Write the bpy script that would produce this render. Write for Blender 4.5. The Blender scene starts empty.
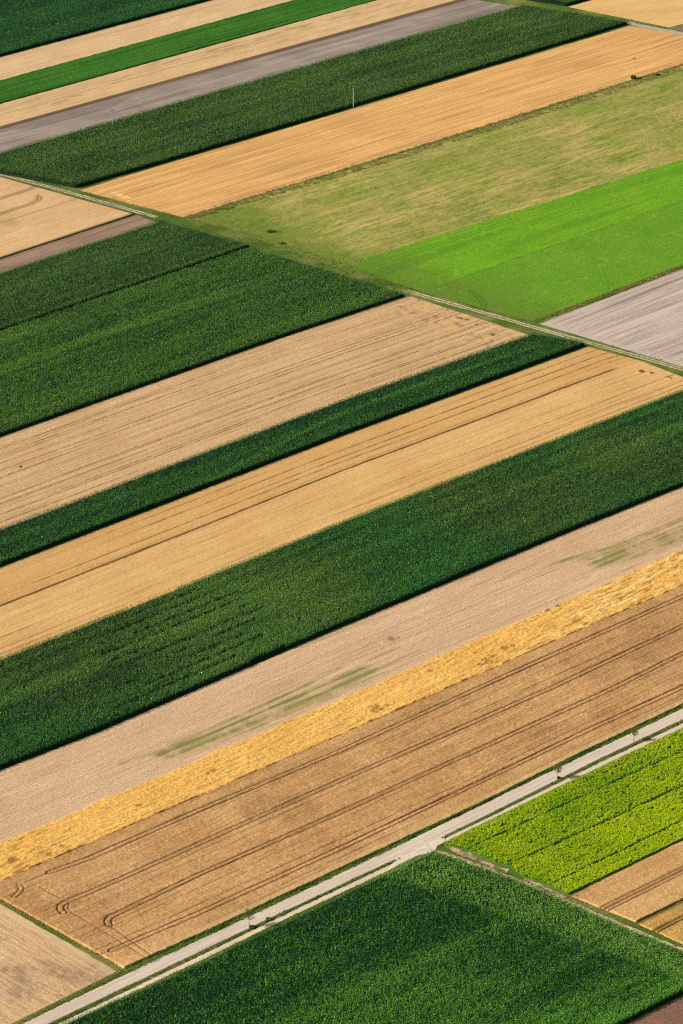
import bpy, math, random
import numpy as np

rng = np.random.default_rng(7)
random.seed(7)
scene = bpy.context.scene
COL = scene.collection

# ------------------------------------------------------------------ camera
H = 550.0                                  # flying height in metres
PITCH = math.radians(22.4)
FPX = 4100.0                               # focal length in picture heights * 1024
DIST = H / math.tan(PITCH)
CAM = np.array([0.0, -DIST, H])
SP, CP = math.sin(PITCH), math.cos(PITCH)

cd = bpy.data.cameras.new("camera")
cam = bpy.data.objects.new("camera", cd)
COL.objects.link(cam)
cam.location = CAM
cam.rotation_euler = (math.pi / 2 - PITCH, 0, 0)
cd.sensor_fit = 'VERTICAL'
cd.sensor_height = 36.0
cd.sensor_width = 24.0
cd.lens = FPX / 1024 * 36
cd.clip_start = 1.0
cd.clip_end = 120000
scene.camera = cam

def ground(px, z=0.0):
    """survey points (as seen on the aerial photograph) -> metres on the plane at height z"""
    p = np.asarray(px, float).reshape(-1, 2)
    X = p[:, 0] - 341.5
    Y = 512.0 - p[:, 1]
    d = np.stack([X, FPX * CP + Y * SP, -FPX * SP + Y * CP], 1)
    t = (z - H) / d[:, 2]
    return CAM[:2] + d[:, :2] * t[:, None]

def height_at(px, py_base, py_top):
    b = ground([(px, py_base)])[0]
    Y = 512.0 - py_top
    dy, dz = FPX * CP + Y * SP, -FPX * SP + Y * CP
    return b, H + (b[1] - CAM[1]) / dy * dz

def ext(pts, xl=None, xr=None):
    """continue the first / last leg of a boundary line to x = xl / xr"""
    p = [tuple(map(float, q)) for q in pts]
    if xl is not None:
        (a, b), (c, d) = p[0], p[1]
        p[0 if xl > a else slice(0, 0)] = [(xl, b + (d - b) / (c - a) * (xl - a))] if xl <= a else (xl, b + (d - b) / (c - a) * (xl - a))
    if xr is not None:
        (a, b), (c, d) = p[-2], p[-1]
        q = (xr, d + (d - b) / (c - a) * (xr - c))
        if xr >= c: p.append(q)
        else: p[-1] = q
    return p

# ------------------------------------------------------------------ noise
def _hash(ix, iy, seed):
    h = (ix.astype(np.int64) * 374761393 + iy.astype(np.int64) * 668265263 + seed * 1274126177) & 0xFFFFFFFF
    h = ((h ^ (h >> 13)) * 1274126177) & 0xFFFFFFFF
    h = h ^ (h >> 16)
    return (h & 0xFFFFFF) / float(0xFFFFFF)

def vn(x, y, seed=0):
    ix, iy = np.floor(x), np.floor(y)
    fx, fy = x - ix, y - iy
    fx = fx * fx * (3 - 2 * fx); fy = fy * fy * (3 - 2 * fy)
    a, b = _hash(ix, iy, seed), _hash(ix + 1, iy, seed)
    c, d = _hash(ix, iy + 1, seed), _hash(ix + 1, iy + 1, seed)
    return (a * (1 - fx) + b * fx) * (1 - fy) + (c * (1 - fx) + d * fx) * fy

def fbm(x, y, seed=0, o=3):
    s, a, t = 0, 1.0, 0
    for i in range(o):
        s = s + a * vn(x * 2 ** i, y * 2 ** i, seed + 17 * i); t += a; a *= .55
    return s / t

def sst(a, b, x):
    t = np.clip((x - a) / (b - a), 0, 1)
    return t * t * (3 - 2 * t)

# ------------------------------------------------------------------ materials
ALB = 0.98
def lin(r, g, b, k=None):
    f = lambda c: (c / 255 / 12.92) if c <= 10 else ((c / 255 + .055) / 1.055) ** 2.4
    k = ALB if k is None else k
    return np.array([f(r) * k, f(g) * k, f(b) * k])

class NT:
    def __init__(self, name):
        self.m = bpy.data.materials.new(name)
        self.m.use_nodes = True
        self.t = self.m.node_tree
        self.t.nodes.clear()
        self.out = self.n('ShaderNodeOutputMaterial')
        self.b = self.n('ShaderNodeBsdfPrincipled')
        self.t.links.new(self.b.outputs[0], self.out.inputs[0])
    def n(self, ty, **kw):
        x = self.t.nodes.new(ty)
        for k, v in kw.items(): setattr(x, k, v)
        return x
    def put(self, sock, v):
        if hasattr(v, 'is_output') or isinstance(v, bpy.types.NodeSocket): self.t.links.new(v, sock)
        elif isinstance(v, (tuple, list, np.ndarray)):
            v = list(v); sock.default_value = v if len(v) != 3 or sock.type != 'RGBA' else v + [1.0]
        else: sock.default_value = v
    def math(self, op, a, b=0.0, clamp=False):
        x = self.n('ShaderNodeMath', operation=op, use_clamp=clamp)
        self.put(x.inputs[0], a); self.put(x.inputs[1], b); return x.outputs[0]
    def mix(self, f, a, b, mode='MIX'):
        x = self.n('ShaderNodeMix', data_type='RGBA', blend_type=mode)
        self.put(x.inputs[0], f); self.put(x.inputs[6], a); self.put(x.inputs[7], b); return x.outputs[2]
    def uv(self):
        return self.n('ShaderNodeUVMap', uv_map='UVMap').outputs[0]
    def scale(self, v, s):
        x = self.n('ShaderNodeVectorMath', operation='MULTIPLY')
        self.put(x.inputs[0], v); self.put(x.inputs[1], s); return x.outputs[0]
    def noise(self, v, scale, detail=2.0, rough=.55):
        x = self.n('ShaderNodeTexNoise', noise_dimensions='3D')
        self.put(x.inputs['Vector'], v); x.inputs['Scale'].default_value = scale
        x.inputs['Detail'].default_value = detail; x.inputs['Roughness'].default_value = rough
        return x.outputs['Fac']
    def ramp(self, f, a, b):
        x = self.n('ShaderNodeMapRange', interpolation_type='SMOOTHSTEP')
        self.put(x.inputs[0], f); x.inputs[1].default_value = a; x.inputs[2].default_value = b
        return x.outputs[0]

def soil_mat(name, c1, c2, weed=(92, 120, 38), dark=(70, 52, 36), light=(235, 205, 140), streak=.5, grain=.45, patch=.5, rough=.95,
             sx=.012, sy=1.1, bump=.35, row=None, k=None):
    """stubble, tilled earth, gravel and low turf: broad patches, streaks along the drilling direction, fine grain"""
    M = NT(name); uv = M.uv()
    oc = M.n('ShaderNodeTexCoord').outputs['Object']
    pa = M.ramp(M.noise(uv, .035, 3), .35, .65)
    st = M.noise(M.scale(uv, (sx, sy * .35, 1)), 1.0, 4, .65)
    st2 = M.noise(M.scale(uv, (sx * 6, sy * 1.6, 1)), 1.0, 2)
    gr = M.noise(oc, 2.2, 4, .8)
    f = M.math('ADD', M.math('MULTIPLY', pa, patch), M.math('MULTIPLY', M.ramp(st, .3, .7), streak))
    f = M.math('DIVIDE', f, patch + streak)
    base = M.mix(f, lin(*c1, k), lin(*c2, k))
    def mul(base, v, amt, lo=.3, hi=.7):
        g = M.math('ADD', M.math('MULTIPLY', M.ramp(v, lo, hi), 2 * amt), 1 - amt)
        c = M.n('ShaderNodeCombineColor'); [M.put(c.inputs[i], g) for i in range(3)]
        return M.mix(1.0, base, c.outputs[0], 'MULTIPLY')
    base = mul(base, gr, grain * .8, .3, .7)
    base = mul(base, st2, streak * .22)
    if row:
        w = M.n('ShaderNodeTexWave', wave_type='BANDS', bands_direction='Y', wave_profile='SIN')
        M.put(w.inputs['Vector'], uv); w.inputs['Scale'].default_value = 1 / row * .314; w.inputs['Distortion'].default_value = .6
        base = mul(base, w.outputs['Fac'], .12, 0, 1)
    a = M.n('ShaderNodeAttribute', attribute_name='feat')
    s = M.n('ShaderNodeSeparateColor'); M.put(s.inputs[0], a.outputs['Color'])
    gmod = M.ramp(gr, .25, .7)
    base = M.mix(M.math('MULTIPLY', s.outputs[0], M.math('ADD', M.math('MULTIPLY', gmod, .5), .5)), base, mul(M.mix(0.0, lin(*weed, k), lin(*weed, k)), gr, .5))
    base = M.mix(s.outputs[1], base, lin(*dark, k))
    base = M.mix(s.outputs[2], base, lin(*light, k))
    M.put(M.b.inputs['Base Color'], base)
    M.b.inputs['Roughness'].default_value = rough
    M.b.inputs['Specular IOR Level'].default_value = .12
    bp = M.n('ShaderNodeBump'); bp.inputs['Strength'].default_value = bump; bp.inputs['Distance'].default_value = .22
    M.put(bp.inputs['Height'], M.math('ADD', gr, M.math('MULTIPLY', st2, .6)))
    M.put(M.b.inputs['Normal'], bp.outputs[0])
    return M.m

def leaf_mat(name, rough=.5, spec=.25, trans=.0):
    M = NT(name)
    a = M.n('ShaderNodeAttribute', attribute_name='tint')
    M.put(M.b.inputs['Base Color'], a.outputs['Color'])
    M.b.inputs['Roughness'].default_value = rough
    M.b.inputs['Specular IOR Level'].default_value = spec
    return M.m

def plain_mat(name, c, rough=.7, var=.3, scale=3.0, k=1.0, metallic=0.0):
    M = NT(name)
    oc = M.n('ShaderNodeTexCoord').outputs['Object']
    n = M.noise(oc, scale, 4)
    c = lin(*c, k)
    M.put(M.b.inputs['Base Color'], M.mix(n, c * (1 - var), c * (1 + var)))
    M.b.inputs['Roughness'].default_value = rough
    M.b.inputs['Metallic'].default_value = metallic
    return M.m

# ------------------------------------------------------------------ mesh making
def tag(o, label=None, cat=None, group=None, kind=None):
    if label: o['label'] = label
    if cat: o['category'] = cat
    if group: o['group'] = group
    if kind: o['kind'] = kind
    return o

def link_mesh(name, V, faces, mats, midx=None, cols=None, uv=None, parent=None, origin=None, smooth=False):
    """V (n,3); faces: list of index arrays (m,3) or (m,4); cols {attribute: (n,3)}; uv (n,2) in metres"""
    V = np.asarray(V, float)
    if origin is None: origin = np.array([V[:, 0].mean(), V[:, 1].mean(), 0.0])
    me = bpy.data.meshes.new(name)
    faces = [f for f in faces if len(f)]
    loops = np.concatenate([f.ravel() for f in faces]).astype(np.int32)
    tot = np.concatenate([np.full(len(f), f.shape[1], np.int32) for f in faces])
    start = np.concatenate([[0], np.cumsum(tot)[:-1]]).astype(np.int32)
    me.vertices.add(len(V)); me.vertices.foreach_set('co', (V - origin).astype(np.float32).ravel())
    me.loops.add(len(loops)); me.loops.foreach_set('vertex_index', loops)
    me.polygons.add(len(tot)); me.polygons.foreach_set('loop_start', start); me.polygons.foreach_set('loop_total', tot)
    for m in mats: me.materials.append(m)
    if midx is not None: me.polygons.foreach_set('material_index', np.asarray(midx, np.int32))
    if smooth: me.polygons.foreach_set('use_smooth', np.ones(len(tot), bool))
    for k, c in (cols or {}).items():
        a = me.attributes.new(k, 'FLOAT_COLOR', 'POINT')
        c4 = np.ones((len(V), 4), np.float32); c4[:, :3] = c
        a.data.foreach_set('color', c4.ravel())
    if uv is not None:
        l = me.uv_layers.new(name='UVMap')
        l.data.foreach_set('uv', np.asarray(uv, np.float32)[loops].ravel())
    me.update(calc_edges=True)
    o = bpy.data.objects.new(name, me)
    COL.objects.link(o)
    if parent is not None:
        o.parent = parent
        o.location = origin - np.array(parent.location)
    else: o.location = origin
    return o

class Patch:
    """a parcel of land between a near and a far boundary, u along the drilling direction, v across"""
    def __init__(s, lo, hi, zlo=0.0, zhi=0.0, left=None, right=None, world=False):
        s.lo = np.asarray(lo, float) if world else ground(lo, zlo)
        s.hi = np.asarray(hi, float) if world else ground(hi, zhi)
        s.left = None if left is None else np.vstack([s.lo[:1], ground(left), s.hi[:1]])
        s.right = None if right is None else np.vstack([s.lo[-1:], ground(right), s.hi[-1:]])
        ln = lambda p: np.hypot(*np.diff(p, axis=0).T).sum()
        s.L = .5 * (ln(s.lo) + ln(s.hi))
        s.W = .5 * (np.hypot(*(s.lo[0] - s.hi[0])) + np.hypot(*(s.lo[-1] - s.hi[-1])))
        d = (s.lo[-1] - s.lo[0]) / np.hypot(*(s.lo[-1] - s.lo[0]))
        # width measured square to the near boundary
        mid = s.hi.mean(0) - s.lo.mean(0)
        s.W = abs(mid[0] * -d[1] + mid[1] * d[0])
        s.dir = math.atan2(d[1], d[0])
    @staticmethod
    def along(p, t):
        seg = np.hypot(*np.diff(p, axis=0).T); c = np.concatenate([[0], np.cumsum(seg)]); c /= c[-1]
        return np.stack([np.interp(t, c, p[:, 0]), np.interp(t, c, p[:, 1])], -1)
    def at(s, u, v):
        a, b = s.along(s.lo, u), s.along(s.hi, u)
        P = a * (1 - v)[..., None] + b * v[..., None]
        for side, e in ((s.left, 1 - u), (s.right, u)):
            if side is not None:
                Q = s.along(side, v) - (side[0] * (1 - v)[..., None] + side[-1] * v[..., None])
                P = P + Q * (np.clip(e, 0, 1) ** 4)[..., None]
        return P

def seg_dist(P, line):
    """distance of points P (...,2) from a polyline (k,2)"""
    best = np.full(P.shape[:-1], 1e9)
    for a, b in zip(line[:-1], line[1:]):
        d = b - a; L2 = (d * d).sum() + 1e-9
        t = np.clip(((P - a) * d).sum(-1) / L2, 0, 1)
        q = P - a - t[..., None] * d
        best = np.minimum(best, np.hypot(q[..., 0], q[..., 1]))
    return best

def ruts(P, lines, gauge=1.9, width=.38, z=0.0):
    m = np.zeros(P.shape[:-1])
    for l in lines:
        w = ground(l, z)
        # cheap reject
        d = seg_dist(P, w)
        if gauge > 0: m = np.maximum(m, 1 - sst(width * .5, width * 1.2, np.abs(d - gauge / 2)))
        else: m = np.maximum(m, 1 - sst(width * .5, width * 1.2, d))
    return m

def sheet(name, patch, mat, step=.5, stepv=None, base=.05, relief=.05, feat=None, hfun=None, skirt=False, edge=.25, kind=None, seed=0, parent=None, smooth=True):
    """a surface over the patch: zfun/feat receive (P, U, V) in metres"""
    nu = max(2, int(patch.L / step)); nv = max(1, int(patch.W / (stepv or step)))
    u = np.linspace(0, 1, nu + 1); v = np.linspace(0, 1, nv + 1)
    uu, vv = np.meshgrid(u, v)
    P = patch.at(uu, vv)
    U, Vm = uu * patch.L, vv * patch.W
    if edge > 0:                                       # ploughs and drills never leave a ruler line
        e = (fbm(U * .35, Vm * 0 + 3, seed + 5, 3) - .5) * 2 * edge
        nrm = np.array([-math.sin(patch.dir), math.cos(patch.dir)])
        wgt = np.where(vv < .5, 1 - np.clip(vv * patch.W / 2, 0, 1), -(1 - np.clip((1 - vv) * patch.W / 2, 0, 1)))
        P = P + (e * wgt)[..., None] * nrm
    z = base + relief * (fbm(P[..., 0] * 1.1, P[..., 1] * 1.1, seed, 2) - .5) * 2
    F = np.zeros(P.shape[:-1] + (3,))
    if hfun is not None: z = z + hfun(P, U, Vm)
    if feat is not None:
        for i, f in enumerate(feat(P, U, Vm)): F[..., i] = np.clip(f, 0, 1)
    z = np.maximum(z, .012)
    if skirt:
        pad = lambda A: np.pad(A, ((1, 1), (1, 1)) + ((0, 0),) * (A.ndim - 2), mode='edge')
        P, U, Vm, F = pad(P), pad(U), pad(Vm), pad(F)
        z = np.pad(z, 1, constant_values=0.004)
    ny, nx = z.shape
    idx = np.arange(ny * nx).reshape(ny, nx)
    q = np.stack([idx[:-1, :-1], idx[:-1, 1:], idx[1:, 1:], idx[1:, :-1]], -1).reshape(-1, 4)
    V3 = np.concatenate([P, z[..., None]], -1).reshape(-1, 3)
    o = link_mesh(name, V3, [q], [mat], cols={'feat': F.reshape(-1, 3)}, uv=np.stack([U, Vm], -1).reshape(-1, 2), smooth=smooth, parent=parent)
    if kind: o['kind'] = kind
    return o

def leaves(xy, h, K, r, w, c1, c2, lo=.5, rise=.25, droop=.05, tip=None, tipf=0.0, z0=0.0, shade=None):
    """K bent blades round every plant; returns verts, quads, colours"""
    N = len(xy)
    yaw = rng.uniform(0, 6.283, N)[:, None] + np.arange(K)[None, :] * 2.399 + rng.normal(0, .3, (N, K))
    hs = h[:, None] * (lo + (1 - lo) * (np.arange(K)[None, :] + rng.uniform(0, 1, (N, K))) / K * .9)
    rr = r * rng.uniform(.7, 1.25, (N, K)); ww = w * rng.uniform(.75, 1.25, (N, K))
    cx, sy = np.cos(yaw), np.sin(yaw)
    z0 = np.broadcast_to(z0, (N,))
    def pt(d, side, z): return np.stack([xy[:, 0, None] + cx * d - sy * side, xy[:, 1, None] + sy * d + cx * side, z0[:, None] + z], -1)
    ri = rise * rng.uniform(.5, 1.3, (N, K)); dr = droop * rng.uniform(-.5, 2.0, (N, K))
    V = np.stack([pt(0, 0, hs), pt(rr * .5, -ww, hs + ri), pt(rr, 0, hs + ri - dr), pt(rr * .45, ww, hs + ri)], 2)
    q = np.arange(N * K * 4).reshape(-1, 4)
    t = np.clip(rng.normal(.45, .28, (N, K)), 0, 1)[..., None]
    if shade is not None: t = np.clip(t + (shade[:, None, None]), 0, 1)
    c = c1 * (1 - t) + c2 * t
    if tip is not None:
        m = (rng.uniform(0, 1, (N, K)) < tipf)[..., None]
        c = np.where(m, tip * rng.uniform(.8, 1.1, (N, K, 1)), c)
    C = np.repeat(c[:, :, None, :], 4, 2)
    return V.reshape(-1, 3), q, C.reshape(-1, 3)

def join(parts):
    Vs, Qs, Cs, off = [], [], [], 0
    for V, q, c in parts:
        Vs.append(V); Qs.append(q + off); Cs.append(c); off += len(V)
    return np.vstack(Vs), np.vstack(Qs), np.vstack(Cs)

LEAF = leaf_mat('maize_leaf', .45, .3)
CROP = leaf_mat('crop_leaf', .55, .2)
GRASS = leaf_mat('grass_blade', .7, .12)

def rows(p, du, dv, across=False, jit=.15):
    if across:
        n = max(1, int(p.L / dv)); m = max(1, int(p.W / du))
        u, v = np.meshgrid((np.arange(n) + .5) / n, (np.arange(m) + .5) / m)
    else:
        n = max(1, int(p.L / du)); m = max(1, int(p.W / dv))
        u, v = np.meshgrid((np.arange(n) + .5) / n, (np.arange(m) + .5) / m)
    u, v = u.ravel(), v.ravel()
    u = np.clip(u + rng.uniform(-jit, jit, len(u)) / n, 0, 1) if not across else u
    u = np.clip(u + rng.normal(0, .16, len(u)) / p.L, 0, 1); v = np.clip(v + rng.normal(0, .06, len(v)) / p.W, 0, 1)
    return u, v

def maize(name, p, h=2.35, du=.5, dv=.75, K=6, r=.62, w=.085, dark=(22, 62, 30), bright=(78, 122, 44), tassel=.006, across=False, shade=None, keep=None,
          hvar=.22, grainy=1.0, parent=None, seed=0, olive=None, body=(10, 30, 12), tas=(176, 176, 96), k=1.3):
    u, v = rows(p, du, dv, across)
    P = p.at(u, v); U, Vm = u * p.L, v * p.W
    if keep is not None:
        m = keep(P, U, Vm); u, v, P, U, Vm = u[m], v[m], P[m], U[m], Vm[m]
    cl = .4 * vn(P[:, 0] * .85, P[:, 1] * .85, seed + 40) + .6 * rng.uniform(0, 1, len(u))                 # plants stand in thicker and thinner tufts
    thin = (cl + rng.normal(0, .1, len(u))) > .16
    u, v, P, U, Vm, cl = u[thin], v[thin], P[thin], U[thin], Vm[thin], cl[thin]
    hh = h + hvar * (fbm(U * .06, Vm * .25, seed, 3) - .5) * 2 + rng.normal(0, .16, len(u)) + .9 * grainy * (cl - .6)
    sh = (fbm(U * .03, Vm * .12, seed + 3, 3) - .5) * .6 + rng.normal(0, .13, len(u)) + .85 * grainy * (cl - .5)
    if shade is not None: sh = sh + shade(P, U, Vm)
    rw = np.floor((U if across else Vm) / dv)
    fade = .35 + .65 * vn(U * .02, rw * .31, seed + 52)
    sh = sh + fade * (.24 * (_hash(rw, rw * 0, seed + 50) - .5) + .5 * (_hash(np.floor(rw / 4), rw * 0, seed + 51) ** 2 - .33))
    c1, c2 = lin(*dark, k), lin(*bright, k)
    if olive is not None:
        ol = (olive(P, U, Vm) * np.clip(rng.normal(1, .3, len(u)), 0, 1.4))[:, None, None]
        c1 = c1 * (1 - ol) + lin(38, 60, 20, k) * ol; c2 = c2 * (1 - ol) + lin(116, 126, 46, k) * ol
    parts = [leaves(P, hh, K, r, w, c1, c2, lo=.5, rise=.36, tip=lin(*tas, k), tipf=tassel, shade=sh)]
    e = (Vm < 1.7) | (U < 1.7) | (U > p.L - 1.7) | (Vm > p.W - 1.0)
    if e.any(): parts.append(leaves(P[e], hh[e] * .62, 5, r * .9, w, lin(*dark, k) * .8, lin(*bright, k) * .8, lo=.15, droop=.3))
    V, q, C = join(parts)
    # dark sheet under the canopy, shade between the plants put into its colour
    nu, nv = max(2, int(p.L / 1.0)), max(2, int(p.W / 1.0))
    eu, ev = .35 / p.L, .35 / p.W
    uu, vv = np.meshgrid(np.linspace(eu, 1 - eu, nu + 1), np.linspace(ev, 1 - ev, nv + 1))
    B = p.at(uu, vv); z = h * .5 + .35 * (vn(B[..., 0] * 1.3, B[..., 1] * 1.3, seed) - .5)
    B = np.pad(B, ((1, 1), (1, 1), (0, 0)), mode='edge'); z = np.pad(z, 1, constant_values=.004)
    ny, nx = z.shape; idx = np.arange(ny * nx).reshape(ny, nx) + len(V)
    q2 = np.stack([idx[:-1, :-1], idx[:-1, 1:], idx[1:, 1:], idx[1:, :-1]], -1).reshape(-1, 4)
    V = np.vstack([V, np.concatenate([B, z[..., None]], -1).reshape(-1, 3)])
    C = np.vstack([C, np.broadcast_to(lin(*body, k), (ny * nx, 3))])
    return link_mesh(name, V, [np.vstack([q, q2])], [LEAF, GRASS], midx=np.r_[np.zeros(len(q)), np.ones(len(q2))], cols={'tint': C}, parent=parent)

def grass_strip(name, p, n_m2=3.0, h=.45, K=6, r=.3, w=.07, c1=(40, 70, 20), c2=(120, 140, 50), label=None, lump=.6, seed=0, dry=(190, 165, 95), dryf=.1, k=.9, bare=0.0):
    n = max(8, int(p.L * p.W * n_m2))
    u, v = rng.uniform(0, 1, n), rng.uniform(-.08, 1.08, n)
    P = p.at(u, v)
    f = fbm(P[:, 0] * .35, P[:, 1] * .35, seed, 3)
    hh = h * np.clip(1 + lump * (f - .5) * 4, .25, 2.5) * rng.uniform(.7, 1.2, n)
    sh = (fbm(P[:, 0] * .12, P[:, 1] * .12, seed + 9, 2) - .5) * 1.0
    if bare > 0:
        m = f > bare; P, hh, sh = P[m], hh[m], sh[m]
    V, q, C = leaves(P, hh, K, r, w, lin(*c1, k), lin(*c2, k), lo=.1, rise=.18, droop=.12, tip=lin(*dry, k), tipf=dryf, shade=sh)
    o = link_mesh(name, V, [q], [GRASS], cols={'tint': C})
    return tag(o, label, kind='stuff')

# ================================================================== WORLD
w = bpy.data.worlds.new("World"); scene.world = w; w.use_nodes = True
nt = w.node_tree; nt.nodes.clear()
SUN_EL = math.radians(34)
SUN_AZ = math.atan2(-.956, -.29)          # compass bearing of the sun (clockwise from +Y)
sky = nt.nodes.new('ShaderNodeTexSky'); sky.sky_type = 'NISHITA'; sky.sun_disc = False
sky.sun_elevation = SUN_EL; sky.sun_rotation = SUN_AZ; sky.altitude = 500
bg = nt.nodes.new('ShaderNodeBackground'); bg.inputs['Strength'].default_value = .085
wo = nt.nodes.new('ShaderNodeOutputWorld')
nt.links.new(sky.outputs[0], bg.inputs[0]); nt.links.new(bg.outputs[0], wo.inputs[0])
sd = bpy.data.lights.new('sun', 'SUN'); sd.energy = 5.0; sd.angle = math.radians(.53); sd.color = (1, .94, .83)
sun = bpy.data.objects.new('sun', sd); COL.objects.link(sun)
from mathutils import Vector
sun.rotation_euler = Vector((.956 * math.cos(SUN_EL), .29 * math.cos(SUN_EL), -math.sin(SUN_EL))).to_track_quat('-Z', 'Y').to_euler()
sun.location = (-400, -200, 400)
scene.view_settings.view_transform = 'Standard'; scene.view_settings.look = 'None'
scene.cycles.use_denoising = False
scene.cycles.filter_width = 1.2
scene.view_settings.exposure = 0; scene.view_settings.gamma = 1

# ================================================================== GROUND
def ground_mat():
    M = NT('ground_turf')
    oc = M.n('ShaderNodeTexCoord').outputs['Object']
    a = M.ramp(M.noise(oc, .05, 4), .4, .62); g = M.ramp(M.noise(oc, 1.4, 4, .7), .3, .7)
    c = M.mix(a, lin(92, 120, 44), lin(150, 148, 82)); c = M.mix(M.math('MULTIPLY', g, .55), c, lin(44, 66, 22))
    M.put(M.b.inputs['Base Color'], c); M.b.inputs['Roughness'].default_value = 1; M.b.inputs['Specular IOR Level'].default_value = .05
    bp = M.n('ShaderNodeBump'); bp.inputs['Strength'].default_value = .4; bp.inputs['Distance'].default_value = .2
    M.put(bp.inputs['Height'], M.noise(oc, 1.9, 3, .7)); M.put(M.b.inputs['Normal'], bp.outputs[0])
    return M.m
G = 45000.0
tag(link_mesh('ground', np.array([(-G, -G, 0), (G, -G, 0), (G, G, 0), (-G, G, 0)]), [np.array([[0, 1, 2, 3]])], [ground_mat()], origin=np.zeros(3)), kind='structure')

def field(o, label, cat, group=None):
    return tag(o, label, cat, group, 'thing')

XL, XR = -90, 773
# boundary lines (survey of the photograph), top to bottom
L_M1 = ext([(0, 57), (212, 0)], XL, 480)
L_S1 = ext([(0, 81), (296, 0)], XL, 480)
L_G1 = ext([(0, 104), (341, 10)], XL, 480)
L_S2 = ext([(0, 129.5), (341, 35)], XL, 470)
L_B1 = [(-40, 162), (0, 151), (341, 54), (523, 3)]
L_M2 = [(76, 188.5), (200, 152.5), (341, 111), (628, 24.5)]
L_S3 = [(183, 217.5), (341, 170), (500, 121), (683, 64), (742, 45)]

# ------------------------------------------------------------------ maize stands
FAR = dict(du=.72, dv=.76, K=6, r=.6, w=.115, grainy=.5)
MID = dict(du=.55, dv=.75, K=6, r=.54, w=.095, grainy=.8)
o = maize('maize_field', Patch(L_M1, ext([(0, -12), (212, -69)], XL, 480), 0, 2.2), 2.3, seed=1, dark=(18, 60, 26), bright=(66, 118, 48), tassel=.01, **FAR)
field(o, 'deep green maize field in the top corner, beyond the farthest pale stubble strip', 'maize field', 'maize fields')
o = maize('maize_field', Patch([(566, 6.5), (588, 0.5), (650, -17)], [(512, -6), (590, -30)], 0, 2.2), 2.3, seed=2, dark=(18, 62, 24), bright=(74, 120, 46), **FAR)
field(o, 'small corner of a maize field just visible at the top edge beside golden stubble', 'maize field', 'maize fields')
o = maize('maize_field', Patch(L_M2, L_B1, 0, 2.3), 2.45, seed=3, dark=(28, 64, 22), bright=(104, 134, 52), tassel=.006, hvar=.15, **FAR)
field(o, 'maize field with two power poles, between grey bare strip and golden-orange stubble', 'maize field', 'maize fields')
L_3a = [(-90, 301), (0, 271), (162, 219)]
o = maize('maize_field', Patch([(-90, 360.2), (0, 327.9), (250, 243.4)], L_3a, 2.2, 2.3), 2.6, seed=4, dark=(20, 56, 20), bright=(92, 126, 48), tassel=.008, **MID)
field(o, 'dull green maize field ending in a point at the farm track, above a dark gap', 'maize field', 'maize fields')
o = maize('maize_field', Patch([(-90, 471), (0, 437), (272, 341), (405, 297)], [(-90, 362.5), (0, 330), (252, 245.5)], 0, 2.2), 2.25, seed=5,
          dark=(22, 62, 18), bright=(100, 138, 44), tassel=.008, hvar=.28, **MID)
field(o, 'large broad maize field at the left edge, directly above the widest tan stubble strip', 'maize field', 'maize fields')
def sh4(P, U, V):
    d = seg_dist(P, ground([(130, 525), (262, 452), (341, 413), (433, 379), (540, 345)], 2.2)); return .9 * (1 - sst(.4, 1.5, d)) - .15  # sunlight along a gap row, put into the leaf tint as a brighter line
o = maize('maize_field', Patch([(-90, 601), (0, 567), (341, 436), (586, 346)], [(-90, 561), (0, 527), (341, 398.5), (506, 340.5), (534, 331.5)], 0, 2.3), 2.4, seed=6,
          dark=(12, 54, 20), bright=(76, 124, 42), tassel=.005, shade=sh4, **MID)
field(o, 'narrowest maize strip, dark green, running between two tan stubble strips', 'maize field', 'maize fields')
P5 = Patch([(-90, 808), (0, 770), (100, 731), (341, 627), (571, 531), (683, 486), (840, 421)], [(-90, 693), (0, 657), (315, 531), (341, 520), (683, 388), (706, 379)], 0, 2.3)
gc = ground([(185, 655)], 2)[0]; bc = ground([(250, 620)], 2)[0]; bd = ground([(585, 470)], 2)[0]
def gap5(P, U, V):
    e = np.hypot((P[:, 0] - gc[0]) / 26, (P[:, 1] - gc[1]) / 55)
    r = np.floor(V / .76); blk = np.floor(r / 7); side = rng.uniform(0, 1, len(U)) < .55
    run = vn(U * .04 + blk * 7.3, blk * 3.1 + .5, 61)
    gap = (r % 7 == 0) | ((r % 7 == 1) & side)
    return ~((e + .5 * (vn(U * .1, V * .2, 62) - .5) < 1.05) & gap & (run > .38))
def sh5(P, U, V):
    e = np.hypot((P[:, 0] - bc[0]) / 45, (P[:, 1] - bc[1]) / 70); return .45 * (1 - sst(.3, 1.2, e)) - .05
OL5 = [(ground([(170, 625)], 2)[0], 42, 75), (ground([(60, 665)], 2)[0], 34, 50), (ground([(300, 585)], 2)[0], 34, 50), (ground([(520, 500)], 2)[0], 45, 42), (ground([(630, 455)], 2)[0], 40, 40)]
def ol5(P, U, V):
    w_ = 0
    for c, a, b in OL5: w_ = np.maximum(w_, 1 - sst(.3, 1.15, np.hypot((P[:, 0] - c[0]) / a, (P[:, 1] - c[1]) / b) + .5 * (fbm(P[:, 0] * .06, P[:, 1] * .04, 66, 3) - .5)))
    return .5 * w_
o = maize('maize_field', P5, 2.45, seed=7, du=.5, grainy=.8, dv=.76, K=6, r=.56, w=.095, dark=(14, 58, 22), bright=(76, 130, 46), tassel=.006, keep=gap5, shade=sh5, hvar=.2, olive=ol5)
field(o, 'wide maize field crossing the middle, thin with gaps between rows near its left end', 'maize field', 'maize fields')

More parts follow.
